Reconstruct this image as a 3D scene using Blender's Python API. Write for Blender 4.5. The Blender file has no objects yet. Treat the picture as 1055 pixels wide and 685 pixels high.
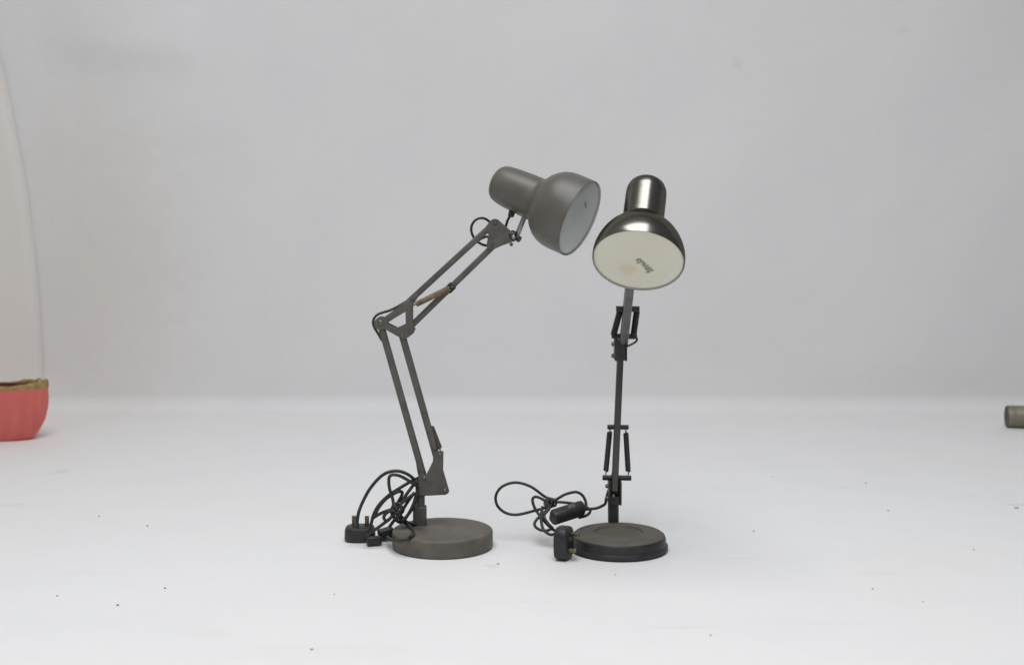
import bpy, bmesh, math, random
from mathutils import Vector, Matrix, noise
random.seed(7)
scene = bpy.context.scene
col = scene.collection
PI = math.pi

# ------------------------------------------------------------------ camera
W, H = 1055.0, 685.0
FPX = 1465.0
TILT = math.radians(6.3)
CAM = Vector((0.0, -2.349, 0.623))
FW = Vector((0, math.cos(TILT), -math.sin(TILT)))
UPV = Vector((0, math.sin(TILT), math.cos(TILT)))
RT = Vector((1, 0, 0))

def ray(px, py):
    return (RT * ((px - W / 2) / FPX) + UPV * (-(py - H / 2) / FPX) + FW).normalized()
def P(px, py, y=0.0):                       # point where the sight line meets the plane y
    r = ray(px, py); return CAM + r * ((y - CAM.y) / r.y)
def G(px, py, z=0.0):                       # point where the sight line meets the height z
    r = ray(px, py); return CAM + r * ((z - CAM.z) / r.z)
def S(p):                                   # metres per picture unit at point p
    return (p - CAM).dot(FW) / FPX
def basis(px, py):                          # right, up, towards-viewer at that sight line
    b = -ray(px, py); r = UPV.cross(b).normalized(); return r, b.cross(r).normalized(), b
def proj(p):
    d = p - CAM; z = d.dot(FW)
    return (W / 2 + FPX * d.dot(RT) / z, H / 2 - FPX * d.dot(UPV) / z)

cam = bpy.data.cameras.new('camera'); camo = bpy.data.objects.new('camera', cam); col.objects.link(camo)
camo.location = CAM
camo.rotation_euler = (PI / 2 - TILT, 0, 0)
cam.sensor_width = 36; cam.lens = 36 * FPX / W; cam.clip_start = 0.05; cam.clip_end = 100
cam.dof.use_dof = True; cam.dof.focus_distance = 2.34; cam.dof.aperture_fstop = 5.0
scene.camera = camo

# ------------------------------------------------------------------ materials
def mat(name, c1, c2=None, scale=20, rough=0.5, rough2=None, metal=0.0, bump=0.0, bscale=None,
        coat=0.0, spec=0.5, lo=0.35, hi=0.65, detail=6, stretch=None, aniso=0.0):
    m = bpy.data.materials.new(name); m.use_nodes = True
    n = m.node_tree.nodes; l = m.node_tree.links
    b = n['Principled BSDF']
    b.inputs['Metallic'].default_value = metal
    b.inputs['Specular IOR Level'].default_value = spec
    b.inputs['Coat Weight'].default_value = coat
    b.inputs['Coat Roughness'].default_value = 0.15
    b.inputs['Anisotropic'].default_value = aniso
    tc = n.new('ShaderNodeTexCoord')
    src = tc.outputs['Object']
    if stretch:
        mp = n.new('ShaderNodeMapping'); mp.inputs['Scale'].default_value = stretch
        l.new(src, mp.inputs['Vector']); src = mp.outputs['Vector']
    no = n.new('ShaderNodeTexNoise'); no.inputs['Scale'].default_value = scale; no.inputs['Detail'].default_value = detail
    l.new(src, no.inputs['Vector'])
    rp = n.new('ShaderNodeMapRange'); rp.inputs['From Min'].default_value = lo; rp.inputs['From Max'].default_value = hi
    l.new(no.outputs['Fac'], rp.inputs['Value'])
    mx = n.new('ShaderNodeMix'); mx.data_type = 'RGBA'
    mx.inputs[6].default_value = (*c1, 1); mx.inputs[7].default_value = (*(c2 or c1), 1)
    l.new(rp.outputs[0], mx.inputs[0]); l.new(mx.outputs[2], b.inputs['Base Color'])
    rr = n.new('ShaderNodeMapRange')
    rr.inputs['To Min'].default_value = rough; rr.inputs['To Max'].default_value = rough if rough2 is None else rough2
    l.new(rp.outputs[0], rr.inputs['Value']); l.new(rr.outputs[0], b.inputs['Roughness'])
    if bump:
        nb = n.new('ShaderNodeTexNoise'); nb.inputs['Scale'].default_value = bscale or scale * 3; nb.inputs['Detail'].default_value = 4
        l.new(src, nb.inputs['Vector'])
        bu = n.new('ShaderNodeBump'); bu.inputs['Strength'].default_value = bump; bu.inputs['Distance'].default_value = 0.002
        l.new(nb.outputs['Fac'], bu.inputs['Height']); l.new(bu.outputs[0], b.inputs['Normal'])
    return m

M = {}
M['grey_paint'] = mat('grey_brown_paint', (0.078, 0.072, 0.061), (0.110, 0.102, 0.088), scale=55, rough=0.42, rough2=0.55, bump=0.08, bscale=900)
M['grey_shade'] = mat('grey_shade_paint', (0.108, 0.102, 0.089), (0.130, 0.124, 0.109), scale=26, rough=0.40, rough2=0.48, metal=0.12, bump=0.04, bscale=900)
M['grey_base'] = mat('grey_base_paint', (0.092, 0.081, 0.066), (0.140, 0.125, 0.103), scale=30, rough=0.5, rough2=0.68, bump=0.10, bscale=800)
M['dark_rod'] = mat('dark_rod_paint', (0.026, 0.024, 0.020), (0.044, 0.039, 0.033), scale=40, rough=0.4, rough2=0.55)
M['black'] = mat('black_plastic', (0.018, 0.019, 0.020), (0.028, 0.029, 0.030), scale=60, rough=0.42, rough2=0.55)
M['black_paint'] = mat('black_base_paint', (0.022, 0.022, 0.026), (0.034, 0.033, 0.036), scale=50, rough=0.40, rough2=0.6)
M['dusty'] = mat('dusty_black_paint', (0.088, 0.078, 0.063), (0.125, 0.111, 0.090), scale=28, rough=0.65, rough2=0.8, bump=0.06, bscale=700)
M['cord'] = mat('cord_rubber', (0.015, 0.016, 0.016), (0.026, 0.027, 0.027), scale=80, rough=0.48)
M['brushed'] = mat('brushed_nickel', (0.235, 0.222, 0.200), (0.285, 0.271, 0.247), scale=60, rough=0.21, rough2=0.27, metal=1.0,
                   lo=0.3, hi=0.7, stretch=(1, 1, 14))
M['brushed'].node_tree.nodes['Principled BSDF'].inputs['Specular Tint'].default_value = (0.35, 0.33, 0.31, 1)
M['steel'] = mat('dull_steel', (0.36, 0.36, 0.35), (0.48, 0.48, 0.47), scale=60, rough=0.35, rough2=0.5, metal=0.9)
M['screw'] = mat('screw_zinc', (0.20, 0.19, 0.165), (0.12, 0.105, 0.085), scale=300, rough=0.4, metal=0.7)
M['grey_bar'] = mat('grey_metal_bar', (0.15, 0.15, 0.15), (0.20, 0.20, 0.20), scale=60, rough=0.36, rough2=0.5, metal=0.6)
M['rust_spring'] = mat('rusty_spring', (0.27, 0.19, 0.115), (0.11, 0.072, 0.045), scale=70, rough=0.6, metal=0.15, lo=0.42, hi=0.68)
M['dark_rust'] = mat('dark_rusty_spring', (0.12, 0.088, 0.060), (0.065, 0.052, 0.04), scale=110, rough=0.6, metal=0.15)
M['brass'] = mat('brass_pin', (0.26, 0.20, 0.12), (0.18, 0.14, 0.09), scale=200, rough=0.35, metal=0.9)
M['dark_pin'] = mat('tarnished_pin', (0.11, 0.09, 0.07), (0.19, 0.16, 0.12), scale=200, rough=0.4, metal=0.7)
M['bulb_cream'] = mat('frosted_cream_glass', (0.73, 0.71, 0.59), (0.71, 0.68, 0.54), scale=9, rough=0.32, coat=0.15, lo=0.45, hi=0.8)
M['bulb_white'] = mat('frosted_white_glass', (0.46, 0.50, 0.465), (0.43, 0.465, 0.435), scale=9, rough=0.30, coat=0.2)
M['inner_white'] = mat('shade_inner_white', (0.70, 0.70, 0.64), (0.64, 0.63, 0.57), scale=20, rough=0.5)
M['print'] = mat('grey_print_ink', (0.27, 0.26, 0.20), (0.36, 0.35, 0.27), scale=300, rough=0.6)
M['speck'] = mat('dark_grit', (0.09, 0.085, 0.08), (0.15, 0.14, 0.13), scale=400, rough=0.8)
M['pale_speck'] = mat('pale_grit', (0.62, 0.61, 0.60), (0.52, 0.51, 0.50), scale=400, rough=0.8)
M['coral'] = mat('coral_red_bowl', (0.70, 0.158, 0.130), (0.64, 0.136, 0.112), scale=7, rough=0.45, rough2=0.6, stretch=(6, 6, 0.8), bump=0.5, bscale=14)
M['bowl_rim'] = mat('straw_rim', (0.42, 0.29, 0.11), (0.28, 0.18, 0.07), scale=60, rough=0.8, bump=0.8, bscale=160)
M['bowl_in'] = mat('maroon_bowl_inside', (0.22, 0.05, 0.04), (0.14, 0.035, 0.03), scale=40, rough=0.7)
M['cream_sheet'] = mat('cream_cloth', (0.785, 0.752, 0.715), (0.765, 0.73, 0.692), scale=4, rough=0.7)
M['tube'] = mat('olive_grey_tube', (0.20, 0.192, 0.125), (0.25, 0.24, 0.18), scale=25, rough=0.4, rough2=0.55, metal=0.3)
M['tube_end'] = mat('brown_tube_end', (0.10, 0.072, 0.062), (0.15, 0.11, 0.095), scale=60, rough=0.6)

# ------------------------------------------------------------------ mesh helpers
def finish(name, bm, m, parent=None, smooth=35, bevel=0.0, seg=2):
    bmesh.ops.recalc_face_normals(bm, faces=bm.faces[:])
    me = bpy.data.meshes.new(name); bm.to_mesh(me); bm.free()
    for x in (m if isinstance(m, (list, tuple)) else [m]): me.materials.append(x)
    o = bpy.data.objects.new(name, me); col.objects.link(o)
    if bevel:
        b = o.modifiers.new('bevel', 'BEVEL'); b.width = bevel; b.segments = seg; b.limit_method = 'ANGLE'; b.angle_limit = math.radians(40)
        b.harden_normals = False
    me.shade_smooth()
    me.set_sharp_from_angle(angle=math.radians(smooth))
    if parent:
        o.parent = parent
        root = parent
        while root.parent: root = root.parent
        if parent is root: o.matrix_parent_inverse = Matrix.Translation(-root.location)
    return o

def frame(d, hint=Vector((0, 0, 1))):
    d = d.normalized(); x = hint.cross(d)
    if x.length < 1e-4: x = Vector((1, 0, 0)).cross(d)
    x.normalize(); return x, d.cross(x)

def bar(bm, a, b, w, dep, daxis=Vector((0, 1, 0))):       # box from a to b; w across, dep along daxis
    d = (b - a).normalized(); s = d.cross(daxis).normalized(); t = s.cross(d).normalized()
    vs = [bm.verts.new(p + s * (w / 2 * i) + t * (dep / 2 * j)) for p in (a, b) for i, j in ((-1, -1), (1, -1), (1, 1), (-1, 1))]
    for f in ((0, 1, 2, 3), (4, 5, 6, 7), (0, 1, 5, 4), (1, 2, 6, 5), (2, 3, 7, 6), (3, 0, 4, 7)):
        bm.faces.new([vs[i] for i in f])

def cyl(bm, a, b, r, r2=None, n=24, cap=True):
    r2 = r if r2 is None else r2
    x, y = frame(b - a)
    A = [bm.verts.new(a + (x * math.cos(2 * PI * i / n) + y * math.sin(2 * PI * i / n)) * r) for i in range(n)]
    B = [bm.verts.new(b + (x * math.cos(2 * PI * i / n) + y * math.sin(2 * PI * i / n)) * r2) for i in range(n)]
    for i in range(n): bm.faces.new((A[i], A[(i + 1) % n], B[(i + 1) % n], B[i]))
    if cap: bm.faces.new(A); bm.faces.new(B)

def lathe(bm, o, axis, prof, n=64, xh=Vector((0, 0, 1)), mats=None):     # prof: (r, distance along axis)
    x, y = frame(axis, xh); axis = axis.normalized(); rings = []
    for r, u in prof:
        if r < 1e-6: rings.append([bm.verts.new(o + axis * u)])
        else: rings.append([bm.verts.new(o + axis * u + (x * math.cos(2 * PI * i / n) + y * math.sin(2 * PI * i / n)) * r) for i in range(n)])
    for k in range(len(rings) - 1):
        A, B = rings[k], rings[k + 1]
        for i in range(n):
            j = (i + 1) % n
            q = [A[i] if len(A) > 1 else A[0]] + ([A[j]] if len(A) > 1 else []) + ([B[j]] if len(B) > 1 else []) + [B[i] if len(B) > 1 else B[0]]
            if len(q) > 2:
                f = bm.faces.new(q)
                if mats: f.material_index = mats[k]

def smoothpts(pts, per=8):
    out = []
    for i in range(len(pts) - 1):
        p0 = pts[max(i - 1, 0)]; p1 = pts[i]; p2 = pts[i + 1]; p3 = pts[min(i + 2, len(pts) - 1)]
        for k in range(per):
            t = k / per
            out.append(0.5 * ((2 * p1) + (p2 - p0) * t + (2 * p0 - 5 * p1 + 4 * p2 - p3) * t * t + (3 * p1 - p0 - 3 * p2 + p3) * t ** 3))
    out.append(pts[-1]); return out

def tube(bm, pts, r, n=10, per=8):
    pts = smoothpts([Vector(p) for p in pts], per) if per > 1 else pts
    d = (pts[1] - pts[0]).normalized(); x, y = frame(d, Vector((0.3, 0.2, 0.9))); rings = []
    for i, p in enumerate(pts):
        e = (pts[min(i + 1, len(pts) - 1)] - pts[max(i - 1, 0)])
        if e.length > 1e-9:
            e.normalize(); x = (x - e * x.dot(e)).normalized(); y = e.cross(x)
        rings.append([bm.verts.new(p + (x * math.cos(2 * PI * k / n) + y * math.sin(2 * PI * k / n)) * r) for k in range(n)])
    for A, B in zip(rings, rings[1:]):
        for k in range(n): bm.faces.new((A[k], A[(k + 1) % n], B[(k + 1) % n], B[k]))
    bm.faces.new(rings[0]); bm.faces.new(rings[-1])

def coil(bm, a, b, R, r, turns):
    x, y = frame(b - a); pts = []
    n = int(turns * 12)
    for i in range(n + 1):
        t = i / n; an = 2 * PI * turns * t
        pts.append(a.lerp(b, t) + (x * math.cos(an) + y * math.sin(an)) * R)
    L = (b - a).normalized()
    pts = [a - L * R * 1.6, a - L * R * 0.6] + pts + [b + L * R * 0.6, b + L * R * 1.6]
    tube(bm, pts, r, n=6, per=1)

def prism(bm, poly, yc, dep):               # polygon drawn in the plane y = yc, with real thickness
    pts = [P(px, py, yc) for px, py in poly]
    A = [bm.verts.new((p.x, yc - dep / 2, p.z)) for p in pts]; B = [bm.verts.new((p.x, yc + dep / 2, p.z)) for p in pts]
    n = len(A); bm.faces.new(A); bm.faces.new(B)
    for i in range(n): bm.faces.new((A[i], A[(i + 1) % n], B[(i + 1) % n], B[i]))

def rbox(bm, c, ax, ay, az, sx, sy, sz):    # box with its own axes
    vs = [bm.verts.new(c + ax * (sx / 2 * i) + ay * (sy / 2 * j) + az * (sz / 2 * k)) for k in (-1, 1) for i, j in ((-1, -1), (1, -1), (1, 1), (-1, 1))]
    for f in ((0, 1, 2, 3), (4, 5, 6, 7), (0, 1, 5, 4), (1, 2, 6, 5), (2, 3, 7, 6), (3, 0, 4, 7)): bm.faces.new([vs[i] for i in f])

def root(name, loc, label, cat, group=None):
    o = bpy.data.objects.new(name, None); col.objects.link(o); o.location = loc; o.empty_display_size = 0.03
    o['label'] = label; o['category'] = cat
    if group: o['group'] = group
    return o
def tag(o, label, cat, group=None):
    o['label'] = label; o['category'] = cat
    if group: o['group'] = group
NB = bmesh.new
Yax = Vector((0, 1, 0)); Xax = Vector((1, 0, 0)); Zax = Vector((0, 0, 1))
def screw(bm, p, r=0.0032, h=0.002, ax=Vector((0, -1, 0))):
    lathe(bm, p, ax, [(r, -0.001), (r, h * 0.5), (r * 0.7, h), (0, h)], n=14)

# ------------------------------------------------------------------ backdrop: one white sheet, floor curving up into wall
YW, RC = 1.425, 0.042
def backdrop():
    bm = NB(); prof = []
    for i in range(50): prof.append((-3.6 + (YW - RC + 3.6) * i / 49, 0.0))
    for i in range(1, 13):
        a = PI / 2 * i / 12; prof.append((YW - RC + RC * math.sin(a), RC - RC * math.cos(a)))
    for i in range(1, 80): prof.append((YW + 0.012 * i / 79, RC + 2.0 * i / 79))
    NX = 260; xs = [-2.8 + 5.6 * i / NX for i in range(NX + 1)]
    rows = []
    for (y, z) in prof:
        row = []
        for x in xs:
            wall = min(1.0, z / 0.12); calm = max(0.0, min(1.0, (x + 1.24) / 0.25)) if x < 0 else 1.0
            dy = 0.020 * wall * calm * noise.noise(Vector((x * 1.1 + z * 0.5, z * 0.9, 3.1))) + 0.008 * wall * calm * noise.noise(Vector((x * 2.6 - z * 1.4, z * 2.0, 9.1)))
            # a shallow fold near the top left of the wall, and its slanting tail
            if z > 0.1:
                zf = 0.938 - 0.02 * math.sin((x + 1.1) * 5); g = max(0.0, min(1.0, (x + 1.24) / 0.12)) * max(0.0, min(1.0, (-0.80 - x) / 0.06))
                u = (z - zf) / 0.055
                dy -= 0.017 * g * (1 / (1 + math.exp(-3 * u))) * math.exp(-max(0, u) * 0.22)
                q = (x + 0.80) * 0.86 + (z - 1.0) * -0.50; t_ = (x + 0.80) * 0.50 + (z - 1.0) * -0.86
                dy -= 0.010 * math.exp(-(q / 0.16) ** 2) * max(0.0, min(1.0, (0.15 - q) / 0.3)) * max(0.0, 1 - abs(z - 0.75) / 0.45)
            dz = 0.0
            if z < 1e-6 and y > -1.3:
                dz = 0.0014 * noise.noise(Vector((x * 3.0, y * 6.0, 1.7))) * min(1, max(0, (abs(x - 0.1) - 0.30) * 5) + max(0, -y - 0.2) * 6 + max(0, y - 0.2) * 6)
                dz = min(dz, 0)*1.0
            row.append(bm.verts.new((x, y + dy, z + dz)))
        rows.append(row)
    for A, B in zip(rows, rows[1:]):
        for i in range(NX): bm.faces.new((A[i], A[i + 1], B[i + 1], B[i]))
    m = bpy.data.materials.new('white_sheet'); m.use_nodes = True
    n = m.node_tree.nodes; l = m.node_tree.links; b = n['Principled BSDF']
    b.inputs['Roughness'].default_value = 0.62; b.inputs['Specular IOR Level'].default_value = 0.25
    tc = n.new('ShaderNodeTexCoord')
    def nz(scale, detail, lo, hi, c, prev):
        t = n.new('ShaderNodeTexNoise'); t.inputs['Scale'].default_value = scale; t.inputs['Detail'].default_value = detail
        l.new(tc.outputs['Object'], t.inputs['Vector'])
        r = n.new('ShaderNodeMapRange'); r.inputs['From Min'].default_value = lo; r.inputs['From Max'].default_value = hi
        l.new(t.outputs['Fac'], r.inputs['Value'])
        x = n.new('ShaderNodeMix'); x.data_type = 'RGBA'
        l.new(r.outputs[0], x.inputs[0]); x.inputs[7].default_value = (*c, 1)
        if isinstance(prev, tuple): x.inputs[6].default_value = (*prev, 1)
        else: l.new(prev, x.inputs[6])
        return x.outputs[2]
    c = nz(1.3, 3, 0.35, 0.65, (0.785, 0.789, 0.798), (0.80, 0.80, 0.803))
    c = nz(0.7, 2, 0.40, 0.62, (0.795, 0.785, 0.792), c)
    c = nz(2.2, 5, 0.58, 0.80, (0.80, 0.778, 0.752), c)
    c = nz(6.0, 7, 0.50, 0.80, (0.768, 0.770, 0.778), c)
    c = nz(30.0, 4, 0.62, 0.80, (0.775, 0.772, 0.768), c)
    c = nz(16, 5, 0.70, 0.86, (0.765, 0.765, 0.765), c)
    # warm bounce light painted on the left wall, faint finger smudges high on the sheet, scuffs and stains on the floor part: (centre, half sizes, strength, colour)
    grey, tan, pink = (0.50, 0.50, 0.52, 1), (0.62, 0.57, 0.46, 1), (0.72, 0.62, 0.56, 1)
    marks_and_bounce = [(P(95, 260, YW), (.36, 1, .66), .62, (0.72, 0.675, 0.62, 1)), (P(760, 66, YW), (.020, 1, .022), .20, grey), (P(932, 30, YW), (.018, 1, .020), .16, grey), (P(200, 130, YW), (.02, 1, .012), .07, grey),
             (G(690, 646), (.075, .006, 1), .30, tan), (G(215, 652), (.05, .03, 1), .13, tan), (G(330, 672), (.13, .05, 1), .16, pink),
             (G(62, 486), (.025, .03, 1), .28, grey), (G(14, 520), (.035, .02, 1), .20, grey), (G(505, 583), (.016, .014, 1), .30, grey),
             (G(740, 500), (.10, .05, 1), .07, grey), (G(870, 502), (.02, .014, 1), .2, grey), (G(1046, 520), (.03, .012, 1), .38, grey),
             (G(905, 590), (.05, .010, 1), .14, grey), (G(760, 575), (.10, .012, 1), .10, grey), (G(560, 620), (.12, .012, 1), .08, grey),
             (G(250, 560), (.09, .012, 1), .09, grey), (G(100, 590), (.12, .016, 1), .07, grey), (G(840, 640), (.10, .02, 1), .08, grey)]
    for q, sz, k, colr in marks_and_bounce:
        am = 0.5 if sz[0] > 0.2 else 2.4
        wn = n.new('ShaderNodeTexNoise'); wn.inputs['Scale'].default_value = 22; wn.inputs['Detail'].default_value = 4
        l.new(tc.outputs['Object'], wn.inputs['Vector'])
        va = n.new('ShaderNodeVectorMath'); va.operation = 'SUBTRACT'; va.inputs[1].default_value = q
        l.new(tc.outputs['Object'], va.inputs[0])
        vm = n.new('ShaderNodeVectorMath'); vm.operation = 'MULTIPLY'; vm.inputs[1].default_value = tuple(1 / v for v in sz)
        l.new(va.outputs[0], vm.inputs[0])
        vb = n.new('ShaderNodeVectorMath'); vb.operation = 'MULTIPLY_ADD'; vb.inputs[1].default_value = (am, am, am)
        vc = n.new('ShaderNodeVectorMath'); vc.operation = 'ADD'; vc.inputs[1].default_value = (-am / 2, -am / 2, -am / 2)
        l.new(wn.outputs['Color'], vb.inputs[0]); l.new(vm.outputs[0], vb.inputs[2]); l.new(vb.outputs[0], vc.inputs[0])
        vd = n.new('ShaderNodeVectorMath'); vd.operation = 'LENGTH'; l.new(vc.outputs[0], vd.inputs[0])
        mr = n.new('ShaderNodeMapRange'); mr.interpolation_type = 'SMOOTHSTEP'
        mr.inputs['From Min'].default_value = 1.1; mr.inputs['From Max'].default_value = 0.1
        mr.inputs['To Min'].default_value = 0; mr.inputs['To Max'].default_value = k
        l.new(vd.outputs['Value'], mr.inputs['Value'])
        x = n.new('ShaderNodeMix'); x.data_type = 'RGBA'; x.inputs[7].default_value = colr
        l.new(mr.outputs[0], x.inputs[0]); l.new(c, x.inputs[6]); c = x.outputs[2]
    l.new(c, b.inputs['Base Color'])
    t = n.new('ShaderNodeTexNoise'); t.inputs['Scale'].default_value = 5; t.inputs['Detail'].default_value = 5; t.inputs['Distortion'].default_value = 0.6
    l.new(tc.outputs['Object'], t.inputs['Vector'])
    bu = n.new('ShaderNodeBump'); bu.inputs['Strength'].default_value = 0.26; bu.inputs['Distance'].default_value = 0.02
    l.new(t.outputs['Fac'], bu.inputs['Height']); l.new(bu.outputs[0], b.inputs['Normal'])
    o = finish('backdrop', bm, m, smooth=180)
    o['kind'] = 'structure'; o['label'] = 'white sheet backdrop curving from floor up to wall'
backdrop()

def side_sheet():
    bm = NB(); rows = []; y0 = YW - 0.0025
    edge = [(-20, -20), (60, 2), (140, 18), (200, 30), (270, 38), (330, 43), (400, 46), (440, 46.5)]
    def ex(py):
        for (a, xa), (b, xb) in zip(edge, edge[1:]):
            if a <= py <= b: return xa + (xb - xa) * (py - a) / (b - a)
        return edge[-1][1] if py > 400 else edge[0][1]
    def exs(py): return sum(ex(py + d) for d in range(-60, 61, 10)) / 13
    zs = [0.001 + 1.25 * i / 50 for i in range(51)]
    for z in zs:
        py = proj(Vector((-1.2, y0, z)))[1]
        p = P(exs(py), py, y0); row = []
        for k in range(25):
            t = k / 24 * 0.9
            y = y0 - 0.05 * t - 0.30 * t * t + 0.0
            row.append(bm.verts.new((p.x - t, y, z)))
        rows.append(row)
    for A, B in zip(rows, rows[1:]):
        for k in range(24): bm.faces.new((A[k], A[k + 1], B[k + 1], B[k]))
    o = finish('side_sheet', bm, M['cream_sheet'], None, smooth=180)
    md = o.modifiers.new('thickness', 'SOLIDIFY'); md.thickness = 0.0008
    tag(o, 'warm cream sheet hanging at the left edge behind the coral bowl', 'sheet')
side_sheet()

# ------------------------------------------------------------------ desk lamp with painted grey arms (arm plane across the view)
def grey_lamp():
    bc = G(456.3, 561.8); bc.y = 0.0
    L = root('desk_lamp', bc, 'dull grey desk lamp with bent arms and plain painted grey head, on the left', 'desk lamp', 'adjustable desk lamps')
    YA = 0.030
    s = S(P(437, 492, YA))
    # base
    bm = NB(); R = 0.0848
    lathe(bm, Vector((bc.x, bc.y, 0)), Zax, [(0, 0.0008), (R - 0.003, 0.0008), (R - 0.0008, 0.002), (R, 0.004), (R, 0.0265), (R - 0.0008, 0.0288), (R - 0.003, 0.0302), (R * 0.7, 0.0306), (0, 0.0306)], n=96)
    finish('base', bm, M['grey_base'], L, smooth=50)
    # post
    bm = NB(); a = G(432.5, 541, 0.030); a.y = YA; a.z = 0.0300
    t = P(434, 513, YA)
    bar(bm, a, Vector((a.x, YA, P(432, 521, YA).z)), 0.0225, 0.020)
    cyl(bm, Vector((a.x + .001, YA, P(432, 523, YA).z)), Vector((a.x + 0.0015, YA, P(434, 503, YA).z)), 0.0075)
    finish('post', bm, M['grey_paint'], L, bevel=0.0015)
    # lower bracket: two cheeks and a web
    poly = [(446.4, 464.5), (456.9, 464.5), (456.7, 484), (462.9, 505.5), (462.0, 508.0), (460.2, 508.9), (436, 510.2), (431.2, 510), (430.6, 491), (433, 487), (439.2, 488.6), (446.0, 475)]
    bm = NB()
    prism(bm, poly, YA - 0.0095, 0.0022); prism(bm, poly, YA + 0.0095, 0.0022)
    w = [(456.0, 465.5), (456.6, 465.3), (456.3, 484.2), (462.4, 505.4), (461.0, 505.6), (455.2, 484.6)]
    prism(bm, w, YA, 0.0165)
    prism(bm, [(433, 508.4), (459.5, 507.3), (459.5, 508.5), (433, 509.8)], YA, 0.0165)
    br = finish('lower_bracket', bm, M['grey_paint'], L, bevel=0.0006)
    for q in ((437.2, 492.6), (458.4, 505), (453.3, 468.3)):
        bm = NB(); screw(bm, P(*q, YA - 0.0107)); finish('screw', bm, M['screw'], br)
    # rods
    def rod(p, q, w=0.0116, m='grey_paint'):
        bm = NB(); bar(bm, P(*p, YA), P(*q, YA), w, 0.0105); return finish('arm_rod', bm, M[m], L, bevel=0.0028, seg=3)
    rod((438.0, 496.5), (391.6, 332.0))
    rod((450.2, 472), (413.9, 343.5))
    rod((418.5, 313.2), (508.5, 230.5), .0102); rod((417.5, 341.8), (509.2, 252.6), .0102)
    # cover flange and rusty spring at the foot of the rear rod
    bm = NB()
    A_, B_ = P(444.2, 440, YA + 0.001), P(452.8, 462.0, YA + 0.001); coil(bm, A_, B_, 0.0044, 0.0012, 13); cyl(bm, A_, B_, 0.0038, n=14)
    finish('spring', bm, M['dark_rust'], L)
    bm = NB(); prism(bm, [(435.0, 425.5), (438.2, 425.8), (441.5, 432), (444.5, 440), (447.6, 450), (449.5, 463), (446.8, 464)], YA - 0.0066, 0.0018)
    k = finish('spring_cover', bm, M['grey_paint'], L, bevel=0.0005)
    bm = NB(); screw(bm, P(437.4, 428.2, YA - 0.0076), 0.0022); finish('screw', bm, M['screw'], k)
    # elbow bracket
    bm = NB()
    for dy, e in ((-0.0078, 0), (0.0078, 0)):
        yy = YA + dy
        prism(bm, [(388.6, 327.8), (391.8, 325.6), (396.5, 326.3), (414.5, 313), (428.5, 301.5), (432.5, 304), (427.2, 311.5), (425.8, 314.5), (425.8, 336), (428.5, 338.4),
                   (426.5, 343), (420, 348.0), (415, 349.0), (411.5, 347.6), (396.0, 338.8), (390.5, 340.2), (386.6, 337.8), (385.2, 333.0), (386.2, 330)], yy, 0.0020)
    # cut the triangular opening
    el = finish('elbow_bracket', bm, M['grey_paint'], L, bevel=0.0005)
    cut = NB(); prism(cut, [(399.4, 332.6), (405, 328.6), (418.0, 320.8), (418.4, 333.6), (409.8, 337.7)], YA, 0.06)
    co = finish('cutter', cut, M['grey_paint'])
    bo = el.modifiers.new('cut', 'BOOLEAN'); bo.object = co; bo.operation = 'DIFFERENCE'; bo.solver = 'EXACT'
    el.modifiers.move(1, 0)
    dg = bpy.context.evaluated_depsgraph_get()
    me2 = bpy.data.meshes.new_from_object(el.evaluated_get(dg)); el.modifiers.clear(); el.data = me2
    me2.set_sharp_from_angle(angle=math.radians(35))
    bpy.data.objects.remove(co)
    bm = NB()
    bm.free()
    for q, r in (((391.8, 332.6), .0048), ((414.4, 345.5), .0034), ((423.2, 340.8), .0028), ((424.5, 307.5), .0026)):
        bm = NB(); screw(bm, P(*q, YA - 0.0088), r, 0.0022); finish('screw', bm, M['screw'], el)
    # upper spring (rusty, tight coil)
    bm = NB(); a, b = P(428.5, 313.6, YA - 0.0105), P(463.2, 296.8, YA - 0.0105)
    coil(bm, a, b, 0.0040, 0.00115, 26); cyl(bm, a, b, 0.0036, n=16)
    finish('spring', bm, M['rust_spring'], L)
    bm = NB(); bar(bm, P(461, 299.5, YA), P(467.0, 293.6, YA), 0.0140, 0.0150)
    screw(bm, P(464, 296.3, YA - 0.0075), 0.002, 0.007)
    finish('spring_clip', bm, M['black'], L, bevel=0.001)
    # head bracket
    poly = [(505.2, 227.6), (508.6, 225.4), (512.8, 226.0), (524, 235.8), (526.9, 238.7), (527.8, 249.4), (517, 253.2), (508.5, 257.2), (504.5, 257.2), (501.2, 254.6), (501.8, 249.5), (503.3, 242.0), (500.2, 237.6), (500.8, 233)]
    bm = NB(); prism(bm, poly, YA - 0.0085, 0.0022); prism(bm, poly, YA + 0.0085, 0.0022)
    prism(bm, [(512, 227.4), (513, 226.9), (523.4, 236.2), (526.2, 239), (527.2, 248.8), (525.8, 248.8), (524.8, 240)], YA, 0.0145)
    hb = finish('head_bracket', bm, M['grey_paint'], L, bevel=0.0006)
    for q in ((510, 229.6, YA - 0.0096), (507, 252.6, YA - 0.0096), (526.8, 252.0, YA - 0.004)):
        bm = NB(); screw(bm, P(*q), 0.0031, 0.0026); finish('screw', bm, M['screw'], hb)
    # pivot and wing knob
    bm = NB(); a = P(526, 242.0, YA - 0.002)
    cyl(bm, a, P(531.3, 244.3, YA - 0.006), 0.0088); cyl(bm, P(531.3, 244.3, YA - 0.006), P(535.6, 247.0, YA - 0.010), 0.0042, 0.0058)
    finish('wing_knob', bm, M['black'], L, bevel=0.001)
    bm = NB(); screw(bm, P(529.2, 244.3, YA - 0.0142), 0.0032, 0.002); finish('screw', bm, M['steel'], L)
    # neck stem up to the head
    bm = NB(); cyl(bm, P(532.6, 243.0, YA), P(544, 214, YA), 0.0043)
    finish('stem', bm, M['steel'], L)
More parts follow.
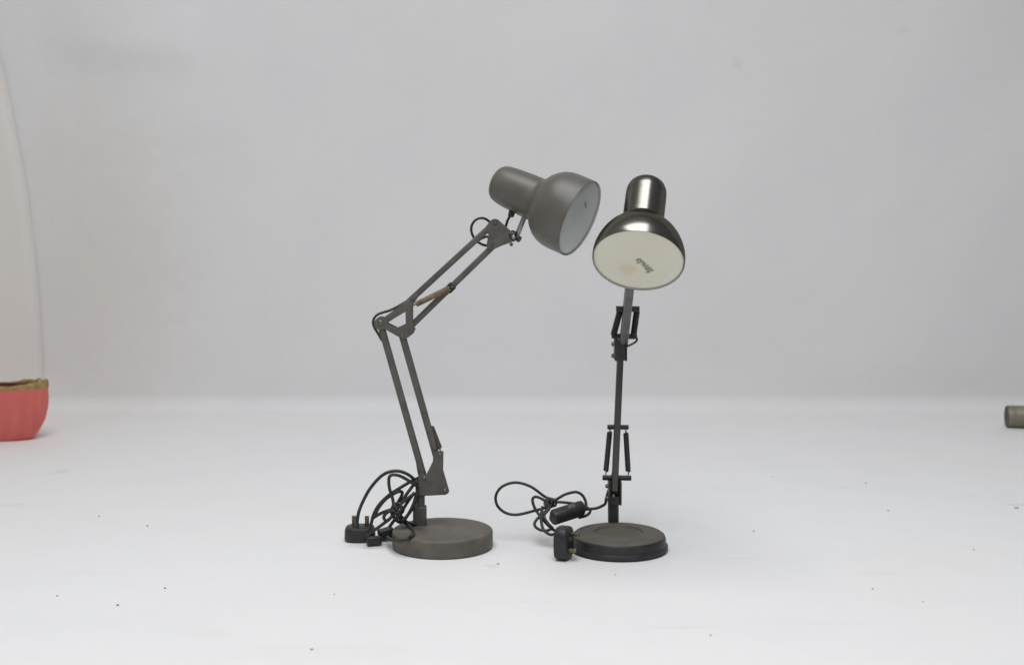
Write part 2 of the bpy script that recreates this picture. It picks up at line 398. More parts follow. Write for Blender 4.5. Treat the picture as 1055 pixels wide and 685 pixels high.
    # head: lathe about its own axis
    mp = (597.9, 225.5); mc = P(*mp, -0.002); r_, u_, b_ = basis(*mp); k = S(mc)
    ax = (r_ * 0.914 + u_ * -0.406) * 0.932 + b_ * 0.363; ax.normalize(); back = -ax
    out = [(41, 0), (41.3, 1.0), (41.3, 10), (41.3, 20), (40.7, 26.5), (39.1, 32.3), (36.0, 38.2), (31.4, 43.6), (27.2, 47.0), (24.2, 49.8), (23.2, 51.6), (23.0, 54), (22.7, 66), (22.2, 76), (21.6, 86), (20.7, 94), (19.2, 99.4), (16.6, 102.8), (12.8, 104.8), (7, 105.8), (0, 106)]
    prof = [(r * k, u * k) for r, u in out]
    inn = [(40.5, 0), (40.5, 8), (40.5, 19), (39.6, 26), (37.6, 32), (34, 38), (29.4, 43), (22, 50), (20, 58)]
    bm = NB(); lathe(bm, mc, back, [(r * k, u * k) for r, u in reversed(inn)] + prof, n=96, mats=[1] * (len(inn) - 1) + [0] * 40)
    sh = finish('lamp_shade', bm, [M['grey_shade'], M['inner_white']], L, smooth=50)
    bm = NB()
    pr = [(40.3, 4.2), (40.0, 1.8), (38.4, 1.0), (30, 0.6), (20, 0.0), (10, -0.3), (0, -0.4)]
    lathe(bm, mc, back, [(26 * k, 44 * k), (38.4 * k, 16 * k)] + [(r * k, u * k) for r, u in pr], n=80)
    bl = finish('bulb', bm, M['bulb_white'], sh, smooth=60)
    # smudged print on the bulb face
    x1 = ax.cross(Zax).normalized(); y1 = x1.cross(ax).normalized()
    bm = NB()
    for i in range(5):
        cc = mc + ax * (0.35 * k) + x1 * (-3.4 * k + i * 1.7 * k) + y1 * ((13 + 1.2 * i) * k)
        rbox(bm, cc, x1, y1, ax, 1.2 * k, random.uniform(2.6, 4.2) * k, 0.0006)
    finish('printed_mark', bm, M['print_faint'], bl)
    # grommet under the head
    bm = NB(); g = P(527.2, 220.6, YA + 0.012); cyl(bm, P(529.0, 214, YA + 0.012), P(526.0, 223.4, YA + 0.008), 0.0062, 0.0050, n=18)
    finish('cord_grip', bm, M['black'], sh, bevel=0.001)
    # cord: one flex from the head, along the arms, to a hank beside the base
    def C(pts): return [G(q[1], q[2], q[3]) if q[0] == 'z' else P(*q) for q in pts]
    bm = NB()
    tube(bm, C([(526.3, 222, .038), (523.8, 225.5, .040), (521.8, 231, .044), (519.5, 238, .048), (514, 240, .052), (508, 233, .052), (503, 227.5, .05), (497, 224.8, .047), (490.5, 226.5, .044), (486.2, 232, .042),
                  (485.7, 238.5, .041), (488.3, 245, .041), (493.5, 250.2, .042), (500.5, 253, .044), (505, 251, .046), (500.5, 244, .050), (480, 257, .050), (452, 283, .048), (428, 305, .046)]), 0.0022)
    tube(bm, C([(428, 305, .046), (412, 314.5, .040), (402, 319.6, .034), (395.5, 321.6, .030), (389.5, 323.8, .026), (385.4, 328, .024), (384.4, 333, .024), (386.0, 338, .026), (388.8, 342.5, .030), (392.2, 348.5, .040), (399.5, 362, .048), (413.5, 412, .048),
                  (427, 462, .048), (431, 484, .046), (432.6, 491.6, .036)]), 0.0022)
    hank = [
        [(432.6, 491.6, .036), (424, 495.4, .016), (412, 502.5, .008), (400.5, 510, .004), (390.4, 520, .004), (385.2, 529, .006), (383.0, 537, .008), (381, 546, .004)],
        [(430.5, 503, .024), (428.2, 495.5, .020), (419.6, 488.2, .016), (408, 485, .014), (394.8, 488.8, .012), (381.8, 502.4, .008), (373.2, 518, .002), (369.0, 530, -.006), (367.5, 545, -.012)],
        [(430, 501, .010), (415, 491.4, .002), (405.2, 488.9, -.002), (400.9, 492.0, -.004), (401.2, 502.5, -.004), (404.6, 514, -.004), (406.5, 525, -.004), (411, 533, -.008),
         ('z', 417.5, 538.5, .036), ('z', 423.5, 543.2, .0338), ('z', 426.2, 548.5, .0335), ('z', 422.5, 553.0, .0335), ('z', 416, 556.2, .0300), ('z', 409.5, 557.6, .0240), ('z', 404.0, 556.4, .0200), ('z', 399, 553, .0160)],
        [(430, 494, .014), (418.5, 509.5, .006), (412.2, 520, .000), (403.6, 532, -.008), (393, 540.7, -.012), (383, 547.6, -.014), (376, 552, -.012)],
        [(429.4, 497, .028), (429.4, 511.5, .022), (424.2, 524.4, .012), (417, 534, .006), (412, 538, .006), (405, 531, .008), (408, 521, .010), (413.5, 511, .010), (414, 506.5, .008), (409, 506.8, .004), (398, 513.5, .002), (390, 523, .004), (386, 531, .006)],
        [(383.0, 534.4, .010), (390, 529.8, .004), (397, 526.7, .0), (407.8, 523.2, -.006), (413, 521.6, -.006), (415.5, 525, -.006), (412, 530, -.004), (406, 536, -.002), (401, 543, -.006)],
        [(430.5, 503, .012), (426, 519, .004), (420, 530.5, .0), (415.5, 535.5, -.002), (412.5, 531, .0), (418, 520, .006), (427, 507, .014)],
        [(427, 508, .004), (413, 519, -.002), (405, 530, -.006), (398.5, 536.5, -.010), (395.5, 532, -.010), (401, 526.5, -.008), (409, 527.5, -.006), ('z', 419, 537.5, .036), ('z', 428, 540.0, .0345)],
        [(405, 518, -.006), (409, 524, -.010), (412, 530, -.010), (408, 534, -.006), (403.5, 528, -.004), (405.5, 520.5, -.004), (411.5, 518.5, -.006), (413.5, 525.5, -.010), (407, 529, -.011)],
    ]
    for h in hank: tube(bm, C(h), 0.0028)
    cd = finish('power_cord', bm, M['cord'], L, smooth=180)
    # tie around the hank
    # moulded inline switch lying behind the plug
    bm = NB(); c0 = G(397.8, 550.5, 0.010); c0.z = 0.0122
    axs = (Vector((0.93, 0.30, 0.20))).normalized(); ay = Zax.cross(axs).normalized(); az = axs.cross(ay)
    rbox(bm, c0, axs, ay, az, 0.027, 0.020, 0.018)
    c1 = G(385.2, 558.2, 0.006); c1.z = 0.0085
    rbox(bm, c1, Vector((.95, .31, 0)).normalized(), Vector((-.31, .95, 0)).normalized(), Zax, 0.025, 0.016, 0.0145)
    finish('inline_switch', bm, M['black'], L, bevel=0.0035, seg=3)
    # three-pin plug on its back
    pc = G(371.0, 556.0); pc.z = 0
    bm = NB()
    out2 = []
    for i in range(40):
        a = 2 * PI * i / 40; ca, sa = math.cos(a), math.sin(a)
        rx = 0.0265 * (abs(ca) ** 0.72) * (1 if ca > 0 else -1); ry = 0.0235 * (abs(sa) ** 0.72) * (1 if sa > 0 else -1)
        out2.append((rx, ry))
    prev = None
    for z, f in ((0.0008, .94), (0.004, 1.0), (0.017, 0.98), (0.0225, 0.93), (0.0242, 0.86)):
        ring = [bm.verts.new((pc.x + x * f, pc.y + y * f, z)) for x, y in out2]
        if prev:
            for i in range(40): bm.faces.new((prev[i], prev[(i + 1) % 40], ring[(i + 1) % 40], ring[i]))
        else: bm.faces.new(ring)
        prev = ring
    bm.faces.new(prev)
    pl = finish('plug', bm, M['black'], L, smooth=50)
    for dx, dy, h, w in ((-0.0105, 0.004, 0.0185, 0.0072), (0.0118, 0.004, 0.0180, 0.0072), (-0.004, -0.0125, 0.012, 0.0072)):
        bm = NB(); rbox(bm, Vector((pc.x + dx, pc.y + dy, 0.0232 + h / 2)), Xax, Yax, Zax, w, 0.0042, h)
        finish('pin', bm, M['dark_pin'], pl, bevel=0.0007)
    return L
M['print_faint'] = mat('faint_grey_print', (0.27, 0.29, 0.27), (0.33, 0.35, 0.33), scale=300, rough=0.6)
grey_lamp()

# ------------------------------------------------------------------ desk lamp with brushed metal head (arm plane towards the viewer)
def metal_lamp():
    f = G(637.5, 579.4); Rb = 0.0822; bc = Vector((f.x, f.y + Rb, 0)); bc.x = G(637.5, 566).x
    L = root('desk_lamp', bc, 'black desk lamp with shiny brushed metal head facing the viewer, on the right', 'desk lamp', 'adjustable desk lamps')
    bm = NB(); R = Rb
    prof = [(0, 0.0008), (R - 0.003, 0.0008), (R, 0.003), (R, 0.0085), (R - 0.001, 0.0098), (R - 0.0030, 0.0102), (R - 0.0034, 0.0115), (R - 0.0038, 0.0215), (R - 0.0055, 0.0255), (R - 0.0095, 0.0284), (R - 0.016, 0.0302), (0.0425, 0.0312),
            (0.0410, 0.0308), (0.0396, 0.0282), (0.0375, 0.0276), (0, 0.0279)]
    lathe(bm, bc, Zax, prof, n=112, mats=[0] * 8 + [1] * 8)
    finish('base', bm, [M['black_paint'], M['dusty']], L, smooth=40)
    # post
    st = G(632, 537.2, 0.030); ys = st.y
    bm = NB(); cyl(bm, Vector((st.x, ys, 0.0288)), P(631.8, 515, ys), 0.0094, n=32)
    finish('post', bm, M['black_paint'], L, bevel=0.001)
    # lower clamp: two cheeks each side of the rods
    bm = NB()
    for dx in (-0.0095, 0.0095):
        c = P(633.2, 506.5, ys + 0.002); rbox(bm, c + Xax * dx, Xax, Yax, Zax, 0.0034, 0.032, 0.041)
    c = P(633.2, 506.5, ys + 0.009); rbox(bm, c, Xax, Yax, Zax, 0.0165, 0.012, 0.039)
    c = P(633.2, 514.5, ys + 0.001); rbox(bm, c, Xax, Yax, Zax, 0.0152, 0.026, 0.014)
    lb = finish('lower_bracket', bm, M['dark_rod'], L, bevel=0.001)
    for py in (500.5, 512.8):
        bm = NB(); screw(bm, P(625.8, py, ys - 0.003), 0.0036, 0.0035, Vector((-1, 0, 0))); finish('screw', bm, M['screw'], lb)
    bm = NB(); screw(bm, P(632, 511, ys - 0.0155), 0.003, 0.002); finish('screw', bm, M['screw'], lb)
    # lower arm
    p0 = P(632.8, 508, ys); ye = ys + 0.115; e = P(639.6, 352, ye)
    def on(t): return p0.lerp(e, t)
    nrm = (e - p0).normalized().cross(Xax).normalized()
    for k_, w in ((-0.0105, .0108), (0.0105, .0100)):
        bm = NB(); bar(bm, p0 + nrm * k_, e + nrm * k_, 0.009, w, Xax); finish('arm_rod', bm, M['dark_rod'], L, bevel=0.001)
    # crossbars and lower springs
    def at(px, py):                                  # point on the lower arm's slope plane
        r = ray(px, py); d = e - p0; n = d.cross(Xax).normalized()
        return CAM + r * ((p0 - CAM).dot(n) / r.dot(n))
    fwd = nrm if nrm.y < 0 else -nrm
    off = fwd * 0.004
    for (xa, ya), (xb, yb), h in (((625.6, 440.4), (647.4, 440.6), .0085), ((620.6, 492.4), (650.2, 492.8), .0092)):
        bm = NB(); cyl(bm, at(xa, ya) + off, at(xb, yb) + off, h / 2, n=20)
        finish('crossbar', bm, M['black'], L, bevel=0.0008)
    for a, b in (((628.0, 446.0), (624.2, 485.4)), ((644.7, 447.0), (647.0, 485.6))):
        bm = NB(); A, B = at(*a) + off, at(*b) + off
        coil(bm, A, B, 0.0038, 0.00125, 26); cyl(bm, A, B, 0.0035, n=14)
        finish('spring', bm, M['black'], L)
    for a, b in (((628.2, 441), (628.0, 446.0)), ((624.2, 485), (624.0, 492)), ((644.6, 441), (644.7, 447.0)), ((647.0, 485.5), (647.1, 492.5))):
        bm = NB(); tube(bm, [at(*a) + off, at(*b) + off], 0.0011, n=6, per=1); finish('spring_hook', bm, M['steel'], L)
    # head geometry first, to find the joint
    mp = (657.6, 269.2); mc = P(*mp, -0.150); r_, u_, b_ = basis(*mp); k = S(mc)
    im = (r_ * -0.117 + u_ * -0.993); sn = 0.640; cs = math.sqrt(1 - sn * sn)
    ax = (im * cs + b_ * sn).normalized(); back = -ax
    ev = (-im * sn + b_ * cs).normalized()           # up-and-towards side of the head
    neck = mc + back * (60 * k)
    J = neck - ev * 0.052
    # elbow
    bm = NB()
    for dx in (-0.0088, 0.0088):
        rbox(bm, P(639.2, 358.5, ye - 0.002) + Xax * dx, Xax, Yax, Zax, 0.0042, 0.036, 0.043)
    rbox(bm, P(639.0, 360.2, ye - 0.012), Xax, Yax, Zax, 0.0150, 0.034, 0.035)
    eb = finish('elbow_bracket', bm, M['black_paint'], L, bevel=0.0016)
    for py in (354.5, 366.5):
        bm = NB(); screw(bm, P(631.6, py, ye - 0.006), 0.0042, 0.0028, Vector((-1, 0, 0))); finish('screw', bm, M['screw'], eb)
    e2 = P(642.2, 352, ye - 0.010)
    J2 = J - Xax * 0.0105
    n2 = (J2 - e2).normalized().cross(Xax).normalized()
    n2 = n2 if n2.y < 0 else -n2
    bm = NB(); bar(bm, e2 + n2 * 0.010, J2 + n2 * 0.010, 0.0105, 0.0138, Xax); finish('arm_rod', bm, M['grey_bar'], L, bevel=0.0012)
    bm = NB(); bar(bm, e2 - n2 * 0.012, J2 - n2 * 0.012, 0.0095, 0.0105, Xax); finish('arm_rod', bm, M['dark_rod'], L, bevel=0.0012)
    nn = (J2 - e2).cross(Xax).normalized()
    def at2(px, py):
        r = ray(px, py); return CAM + r * ((e2 - CAM).dot(nn) / r.dot(nn))
    for (xa, ya), (xb, yb), h in (((634.8, 318.2), (658.8, 318.4), .0096), ((630.2, 346.0), (656.2, 346.8), .0088)):
        bm = NB(); bar(bm, at2(xa, ya), at2(xb, yb), h, h, Vector((0, 0, 1)).cross(Xax)); finish('crossbar', bm, M['black'], L, bevel=0.0012)
    for a, b in (((638.6, 321.0), (632.4, 344.0)), ((656.0, 321.2), (652.8, 344.5))):
        bm = NB(); A, B = at2(*a), at2(*b)
        coil(bm, A, B, 0.0044, 0.0013, 17); cyl(bm, A, B, 0.0041, n=14)
        finish('spring', bm, M['black'], L)
    # head bracket and stem behind the shade
    bm = NB()
    for dx in (-0.0085, 0.0085): rbox(bm, J2 + Xax * dx - n2 * 0.001, Xax, n2, (J2 - e2).normalized(), 0.0025, 0.042, 0.034)
    finish('head_bracket', bm, M['black_paint'], L, bevel=0.001)
    bm = NB(); cyl(bm, J2, neck - ev * 0.020, 0.0042, n=16); finish('stem', bm, M['steel'], L)
    bm = NB(); cyl(bm, J2 + Xax * 0.010, J2 + Xax * 0.021, 0.006, 0.008, n=12); finish('wing_knob', bm, M['black'], L, bevel=0.001)
    # shade
    out = [(47.6, 0), (47.9, 1.0), (47.9, 7.5), (47.2, 13), (45.3, 20.0), (42.0, 28), (37.6, 35.5), (32.4, 42), (27.6, 47.2), (24.2, 50.2), (22.6, 52.0), (22.0, 53.0), (21.8, 54.5), (21.8, 93), (21.3, 98), (19.6, 103), (16.7, 106.6), (12.5, 108.8), (7, 109.8), (0, 110.0)]
    inn = [(47.0, 0), (47.0, 7), (46, 13), (44, 20), (40.6, 28), (36, 35.5), (30, 42), (24, 47), (20, 53)]
    bm = NB(); lathe(bm, Vector((0, 0, 0)), Zax, [(r * k, u * k) for r, u in reversed(inn)] + [(r * k, u * k) for r, u in out], n=112, mats=[1] * (len(inn) - 1) + [0] * 40, xh=Xax)
    sh = finish('lamp_shade', bm, [M['brushed'], M['inner_white']], None, smooth=60)
    q = Zax.rotation_difference(back)
    sh.parent = L; sh.matrix_parent_inverse = Matrix.Translation(-L.location)
    sh.location = mc; sh.rotation_mode = 'QUATERNION'; sh.rotation_quaternion = q
    def inhead(v): return q.inverted() @ (v - mc)
    bm = NB()
    pr = [(46.8, 4.0), (46.5, 1.8), (44.8, 1.0), (35, 0.5), (22, -0.2), (10, -0.6), (0, -0.7)]
    lathe(bm, Vector((0, 0, 0)), Zax, [(30 * k, 44 * k), (45.0 * k, 14 * k)] + [(r * k, u * k) for r, u in pr], n=96, xh=Xax)
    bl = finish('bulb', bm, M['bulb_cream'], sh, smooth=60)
    def face(px, py):
        r = ray(px, py); v = CAM + r * ((mc + ax * (0.75 * k) - CAM).dot(ax) / r.dot(ax)); return inhead(v)
    # a yellow patch on the frosted face, fading outwards
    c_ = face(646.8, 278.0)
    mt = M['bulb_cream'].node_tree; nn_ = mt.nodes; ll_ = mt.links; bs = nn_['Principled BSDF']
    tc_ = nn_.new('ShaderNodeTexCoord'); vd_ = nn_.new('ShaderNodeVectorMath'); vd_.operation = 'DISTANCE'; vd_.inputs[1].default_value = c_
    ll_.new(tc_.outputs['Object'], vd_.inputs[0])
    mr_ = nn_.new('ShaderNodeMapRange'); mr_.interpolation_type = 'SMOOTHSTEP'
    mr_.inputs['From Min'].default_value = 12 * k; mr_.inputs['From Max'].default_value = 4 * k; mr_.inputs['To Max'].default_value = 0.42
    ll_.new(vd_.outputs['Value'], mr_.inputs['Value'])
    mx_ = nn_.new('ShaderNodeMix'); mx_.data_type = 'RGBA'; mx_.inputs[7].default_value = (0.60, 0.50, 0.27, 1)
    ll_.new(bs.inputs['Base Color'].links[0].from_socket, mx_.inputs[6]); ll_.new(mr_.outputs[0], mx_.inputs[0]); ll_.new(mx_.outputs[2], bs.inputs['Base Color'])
    # illegible grey print: short strokes in a slanting row on the bulb face
    bm = NB()
    a0, a1 = face(656.6, 267.0), face(671.0, 280.2)
    u1 = (a1 - a0).normalized(); v1 = Vector((0, 0, 1)).cross(u1); Ln = (a1 - a0).length
    for i in range(6):
        t0 = (i + 0.5) / 6; cw = Ln / 6 * 0.78; ch = 7.2 * k
        cc = a0 + u1 * (Ln * t0)
        for j in range(4):
            hor = random.random() < 0.55
            p = cc + u1 * random.uniform(-0.3, 0.3) * cw + v1 * random.uniform(-0.36, 0.36) * ch
            if hor: rbox(bm, p + Vector((0, 0, -0.00005 * (j + i % 2))), u1, v1, Zax, cw, ch * 0.26, 0.0008)
            else: rbox(bm, p * 1 + Vector((0, 0, -0.00005 * (j + 3))), u1, v1, Zax, cw * 0.36, ch * 0.8, 0.0008)
    finish('printed_mark', bm, M['print'], bl)
    # cord
    def C(pts): return [P(px, py, y) for px, py, y in pts]
    bm = NB()
    # short slack by the elbow
    tube(bm, C([(652.5, 344, .075), (656.2, 349.2, .070), (654.5, 352.4, .066), (649, 355.6, .100), (644, 358, .150), (641, 368, .172), (640, 380, .172), (637.5, 430, .130), (633, 480, .085), (627, 496, .060)]), 0.0019)
    hank = [
        [(627.0, 505, ys + .01), (624.6, 513, ys + .004), (623.6, 518.4, ys), (619.5, 521.4, ys), (613, 523.6, ys), (605, 524.4, ys), (598, 526, ys - .008)],
        [(571.5, 514.5, .040), (561.8, 511.6, .044), (546.6, 501, .050), (531, 496.9, .052), (517.5, 501, .050), (511, 510, .046), (512.2, 520.2, .042), (520.4, 527.8, .040), (532.6, 530.0, .038), (551, 525.8, .034), (566.5, 521.6, .034)],
        [(570.5, 516, .034), (576.5, 512.3, .036), (583.4, 508.7, .038), (593.8, 506.7, .038), (600.8, 511, .036), (603.9, 519.4, .030), (602.4, 525.5, .022), (598.5, 528, .016)],
        [(568, 517, .034), (576, 517, .034), (587.8, 518, .032), (596, 519.5, .026), (600, 521, .020)],
        [(571, 519, .034), (562, 515.6, .036), (555, 512.2, .038), (550.6, 511.8, .038), (548.6, 515.2, .036), (551, 523.2, .030), (557.2, 532.4, .022), (565, 541.2, .008), (572, 546.6, -.002), (577, 548.4, -.010)],
        [(569.5, 519.5, .030), (566.5, 522.2, .028), (558.8, 529.4, .020), (552, 536.2, .012), (551, 541.4, .006), (556, 545.4, -.002), (563, 546.4, -.004), (570, 543.8, .0)],
        [(559, 521.5, .030), (557.6, 530, .020), (557.8, 538, .008), (560.4, 546, -.002), (567.6, 550.6, -.010), (574.4, 548.6, -.012)],
        [(596, 533, .010), (603.6, 531, .014), (607.6, 527.6, .020), (607.4, 524.2, .026), (602, 522, .028)],
        [(566, 524, .024), (560.6, 531, .016), (564, 538, .006), (569, 543.5, .0)],
    ]
    for h in hank: tube(bm, C(h), 0.0025)
    # knot where the hank is tied
    for i in range(4):
        c = P(567.5, 518.2, 0.034); R_ = 0.0072
        pts = []
        ang = i * 0.8
        for j in range(13):
            a = 2 * PI * j / 12
            pts.append(c + Vector((math.cos(a) * R_ * math.cos(ang) + (i - 1.5) * 0.0022, math.sin(ang + a) * R_ * 0.8, math.sin(a) * R_ * 0.85)))
        tube(bm, pts, 0.0022)
    cd = finish('power_cord', bm, M['cord'], L, smooth=180)
    # inline switch, leaning on the edge of the base
    c0 = P(584.8, 528.0, -0.004)
    axs = (P(602, 523.2, 0.018) - P(567.6, 534.4, -0.012)).normalized(); ay = Vector((0, -0.55, 0.83)); ay = (ay - axs * ay.dot(axs)).normalized(); az = axs.cross(ay)
    bm = NB(); rbox(bm, c0, axs, ay, az, 0.064, 0.0250, 0.020)
    sw = finish('inline_switch', bm, M['black'], L, bevel=0.006, seg=3)
    bm = NB(); rbox(bm, c0 + ay * 0.0122 + axs * 0.006, axs, ay, az, 0.014, 0.0035, 0.008); finish('rocker', bm, M['speck'], sw, bevel=0.0012)
    # plug standing on edge, pins towards the base
    pc = G(580.8, 578.8); yb = pc.y + 0.018
    cz = 0.0276; cx = P(580.6, 560, yb).x
    rotm = Matrix.Rotation(math.radians(-22), 3, 'Z')
    px_, py_ = rotm @ Xax, rotm @ Yax
    c = Vector((cx, yb, cz))
    bm = NB(); prev = None
    sq = []
    for i in range(44):
        a = 2 * PI * i / 44; ca, sa = math.cos(a), math.sin(a)
        sq.append((0.0215 * abs(ca) ** .6 * (1 if ca > 0 else -1), 0.0270 * abs(sa) ** .6 * (1 if sa > 0 else -1)))
    for x, fz in ((-0.0108, .86), (-0.0098, .95), (-0.006, 1.0), (0.006, 1.0), (0.0098, .95), (0.0110, .88)):
        ring = [bm.verts.new(c + px_ * x + py_ * (u * fz) + Zax * (v * fz)) for u, v in sq]
        if prev:
            for i in range(44): bm.faces.new((prev[i], prev[(i + 1) % 44], ring[(i + 1) % 44], ring[i]))
        else: bm.faces.new(ring)
        prev = ring
    bm.faces.new(prev)
    pl = finish('plug', bm, M['black'], L, smooth=50)
    for dy, dz, ln, m in ((-0.006, -0.0095, 0.0150, 'brass'), (0.004, 0.0145, 0.0160, 'brass'), (-0.010, 0.010, 0.009, 'black')):
        bm = NB(); a = c + px_ * 0.0100 + py_ * dy + Zax * dz
        bar(bm, a, a + px_ * ln * 0.55, 0.0066, 0.0068, py_); bar(bm, a + px_ * ln * 0.55, a + px_ * ln, 0.0060, 0.0062, py_)
        finish('pin', bm, M[m], pl, bevel=0.0006)
    print('J', proj(J), 'e2', proj(e2), 'bar', [proj(e2.lerp(J2, t)) for t in (0.5, 0.6)], 'len low', (e - p0).length, 'up', (J - e2).length, 'J', J, 'mc', mc)
    return L
metal_lamp()

# ------------------------------------------------------------------ coral bowl at the left edge
def bowl():
    fr = G(-12, 456.5); R = 0.138; c = Vector((P(-12, 430, fr.y + 0.05).x, fr.y + 0.058, 0))
    L = root('bowl', c, 'coral red bowl with rough straw coloured rim, cut off by the left edge', 'bowl')
    n = 96; bm = NB(); SQ = 0.42
    prof = [(0.0, 0.001), (0.097, 0.001), (0.105, 0.004), (0.116, 0.020), (0.1305, 0.045), (0.1385, 0.075), (0.1412, 0.100), (0.1405, 0.128)]
    rings = []
    for r, z in prof:
        if r == 0: rings.append([bm.verts.new(c + Vector((0, 0, z)))]); continue
        rings.append([bm.verts.new(c + Vector((math.cos(2 * PI * i / n) * r * (1 + 0.008 * noise.noise(Vector((math.cos(2*PI*i/n) * 2, math.sin(2*PI*i/n) * 2, z * 9)))), math.sin(2 * PI * i / n) * r * SQ, z))) for i in range(n)])
    for A, B in zip(rings, rings[1:]):
        for i in range(n):
            bm.faces.new([A[0], B[(i + 1) % n], B[i]] if len(A) == 1 else (A[i], A[(i + 1) % n], B[(i + 1) % n], B[i]))
    finish('body', bm, M['coral'], L, smooth=60)
    # rim: rough, uneven band, higher towards the right
    bm = NB(); rings = []
    for i in range(n):
        a = 2 * PI * i / n; ca, sa = math.cos(a), math.sin(a)
        top = 0.1325 + 0.010 * max(0, ca) - 0.005 * max(0, sa) - 0.004 * max(0, -sa) + 0.007 * noise.noise(Vector((ca * 4, sa * 4, 2))) + 0.004 * noise.noise(Vector((ca * 14, sa * 14, 5)))
        bot = 0.1225 + 0.003 * noise.noise(Vector((ca * 5, sa * 5, 8)))
        pr = [(0.1405, bot), (0.1425, bot + .004), (0.1420, top - .005), (0.1395, top), (0.1345, top - .001), (0.1320, top - .006), (0.1312, top - 0.009)]
        rings.append([bm.verts.new(c + Vector((ca * r, sa * r * SQ, z))) for r, z in pr])
    for i in range(n):
        A, B = rings[i], rings[(i + 1) % n]
        for j in range(6): bm.faces.new((A[j], B[j], B[j + 1], A[j + 1]))
    finish('rim', bm, M['bowl_rim'], L, smooth=60)
    bm = NB(); lathe(bm, Vector((0, 0, 0)), Zax, [(0.1312, 0.1265), (0.1305, 0.100), (0.122, 0.050), (0.10, 0.012), (0, 0.010)], n=96)
    for v in bm.verts: v.co = Vector((v.co.x, v.co.y * SQ, v.co.z)) + c
    finish('lining', bm, M['bowl_in'], L, smooth=60)
bowl()

# ------------------------------------------------------------------ metal tube at the right edge
def metal_tube():
    g = G(1045, 441); s = (g - CAM).dot(FW) / FPX; R = 11.3 * s
    yc = g.y + R * 0.5
    a = P(1036.5, 429.6, yc); a.z = R + 0.0008
    d = Vector((1, -0.15, 0)).normalized()
    bm = NB()
    lathe(bm, a, d, [(0, 0.004), (R * .80, 0.004), (R * .84, 0.0005), (R * .93, 0.0), (R * 0.985, 0.003), (R, 0.008), (R, 0.018), (R * .985, 0.020), (R * .985, 0.022), (R, 0.024), (R, 0.34), (R * .9, 0.345), (0, 0.345)], n=64, mats=[1, 1, 1, 1, 0, 0, 0, 0, 0, 0, 0, 0])
    o = finish('metal_tube', bm, [M['tube'], M['tube_end']], None, smooth=50)
    o.data.transform(Matrix.Translation(-a)); o.location = a
    tag(o, 'olive grey round tube lying on the sheet at the right edge', 'tube')
metal_tube()

# ------------------------------------------------------------------ grit on the floor
specks = [
    (102, 532, 1.3, 0, 'tiny dark speck on the floor below the coral bowl, highest of the left ones'),
    (152, 542, 1.6, 0, 'tiny dark speck on the white floor, second highest of the left ones'),
    (59, 614, 1.4, 0, 'tiny dark speck on the white floor, leftmost of the left ones'),
    (121.3, 623.5, 2.0, 0, 'largest tiny dark speck, lowest on the white floor at lower left'),
    (170, 606, 1.7, 0, 'tiny dark speck above and right of the largest one at lower left'),
    (776.5, 547.5, 1.3, 0, 'small dark speck on the white floor right of the black base'),
    (892, 498, 1.6, 1, 'small grey speck far back on the floor towards the metal tube'),
    (796, 491.5, 1.3, 1, 'small grey speck on the floor behind and right of the black lamp'),
    (915, 526, 1.7, 1, 'pale grey speck on the floor midway between black base and right edge'),
    (1003, 566, 1.5, 1, 'grey speck on the white floor near the right edge, in front of the tube'),
    (899, 606.5, 1.7, 1, 'pale grey crumb on the floor at lower right, below the midway speck'),
    (951, 620, 1.4, 1, 'lowest pale crumb on the floor towards the lower right corner'),
    (732, 654.5, 2.0, 1, 'pale grey crumb near the bottom edge, below and right of the black base'),
    (634, 592, 1.3, 1, 'tiny grey speck on the floor just in front of the black base'),
    (513, 581, 1.9, 1, 'flat grey crumb on the floor just right of the grey base'),
    (344.5, 612, 1.3, 1, 'tiny grey speck on the floor below the plug of the grey lamp'),
    (321, 669, 2.6, 2, 'pale whitish flake on the floor near the bottom edge, left of middle'),
    (1047, 523.5, 3.0, 1, 'grey sliver of grit on the floor at the right edge below the tube'),
]
M['flake'] = mat('white_flake', (0.66, 0.65, 0.63), (0.55, 0.54, 0.52), scale=300, rough=0.7)
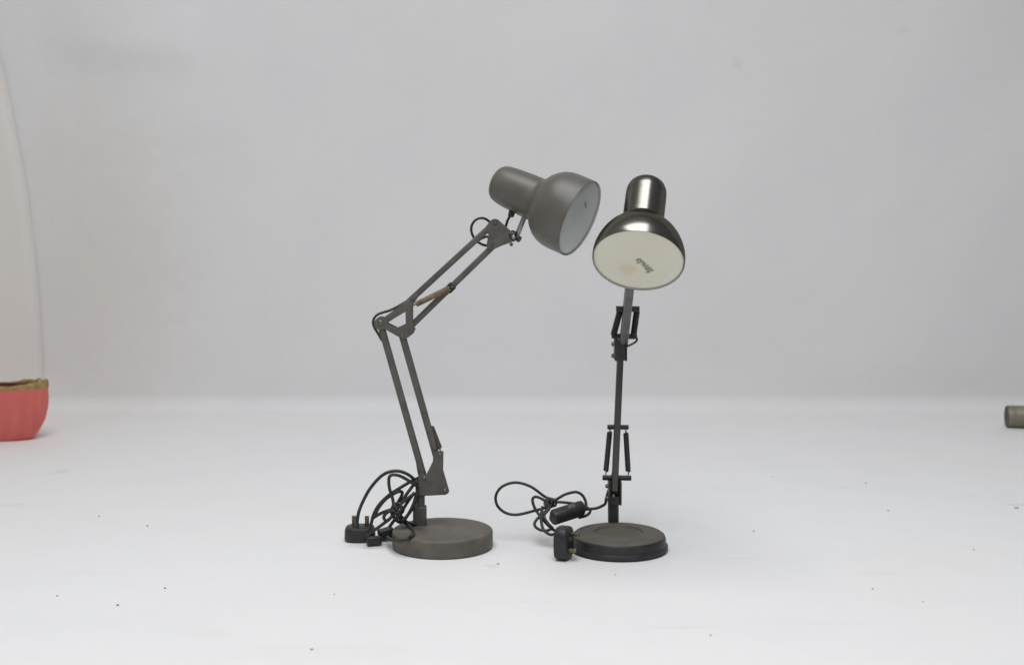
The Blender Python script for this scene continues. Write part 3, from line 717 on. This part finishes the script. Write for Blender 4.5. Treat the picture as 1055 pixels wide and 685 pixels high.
for px, py, sz, kind, lab in specks:
    p = G(px, py); r = sz * S(p) * 0.47
    bm = NB(); bmesh.ops.create_icosphere(bm, subdivisions=2, radius=r)
    sd = random.random() * 50
    for v in bm.verts:
        v.co *= 1 + 0.5 * noise.noise(v.co / r * 1.1 + Vector((sd, 0, 0)))
        v.co.x *= 1.25 if kind == 0 else 1.7
        v.co.z *= 0.75
    zmin = min(v.co.z for v in bm.verts)
    for v in bm.verts: v.co.z -= zmin
    o = finish('speck', bm, (M['speck'], M['pale_speck'], M['flake'])[kind], None, smooth=60)
    o.location = (p.x, p.y, 0.0002)
    tag(o, lab, 'speck', 'specks of grit on the white floor')

# ------------------------------------------------------------------ light: soft overhead opening, soft grey surround
wd = bpy.data.worlds.new('World'); scene.world = wd; wd.use_nodes = True
bg = wd.node_tree.nodes['Background']; bg.inputs['Strength'].default_value = 0.205
wn, wl = wd.node_tree.nodes, wd.node_tree.links          # the surround is open and paler to the left, darker to the right
wt = wn.new('ShaderNodeTexCoord'); wx = wn.new('ShaderNodeSeparateXYZ'); wr = wn.new('ShaderNodeMapRange'); wm = wn.new('ShaderNodeMix'); wm.data_type = 'RGBA'
wl.new(wt.outputs['Generated'], wx.inputs[0]); wl.new(wx.outputs['X'], wr.inputs['Value'])
wr.inputs['From Min'].default_value = -0.7; wr.inputs['From Max'].default_value = 0.5; wr.interpolation_type = 'SMOOTHSTEP'
wm.inputs[6].default_value = (1.24, 1.19, 1.12, 1); wm.inputs[7].default_value = (0.62, 0.65, 0.70, 1)
wl.new(wr.outputs[0], wm.inputs[0]); wl.new(wm.outputs[2], bg.inputs['Color'])
def area(name, loc, rot, sx, sy, power, color):
    l = bpy.data.lights.new(name, 'AREA'); l.shape = 'RECTANGLE'; l.size = sx; l.size_y = sy; l.energy = power; l.color = color; l.spread = math.radians(148)
    o = bpy.data.objects.new(name, l); col.objects.link(o); o.location = loc; o.rotation_euler = rot
    return o
area('overhead_light', (-0.10, -1.80, 3.6), (0, 0, 0), 2.35, 4.2, 113, (0.975, 0.988, 1.0))
scene.view_settings.view_transform = 'Standard'; scene.view_settings.look = 'None'
scene.view_settings.exposure = 0.0; scene.view_settings.gamma = 1.0
scene.render.engine = 'CYCLES'
scene.cycles.use_denoising = True
scene.render.filter_size = 1.9
scene.cycles.max_bounces = 8
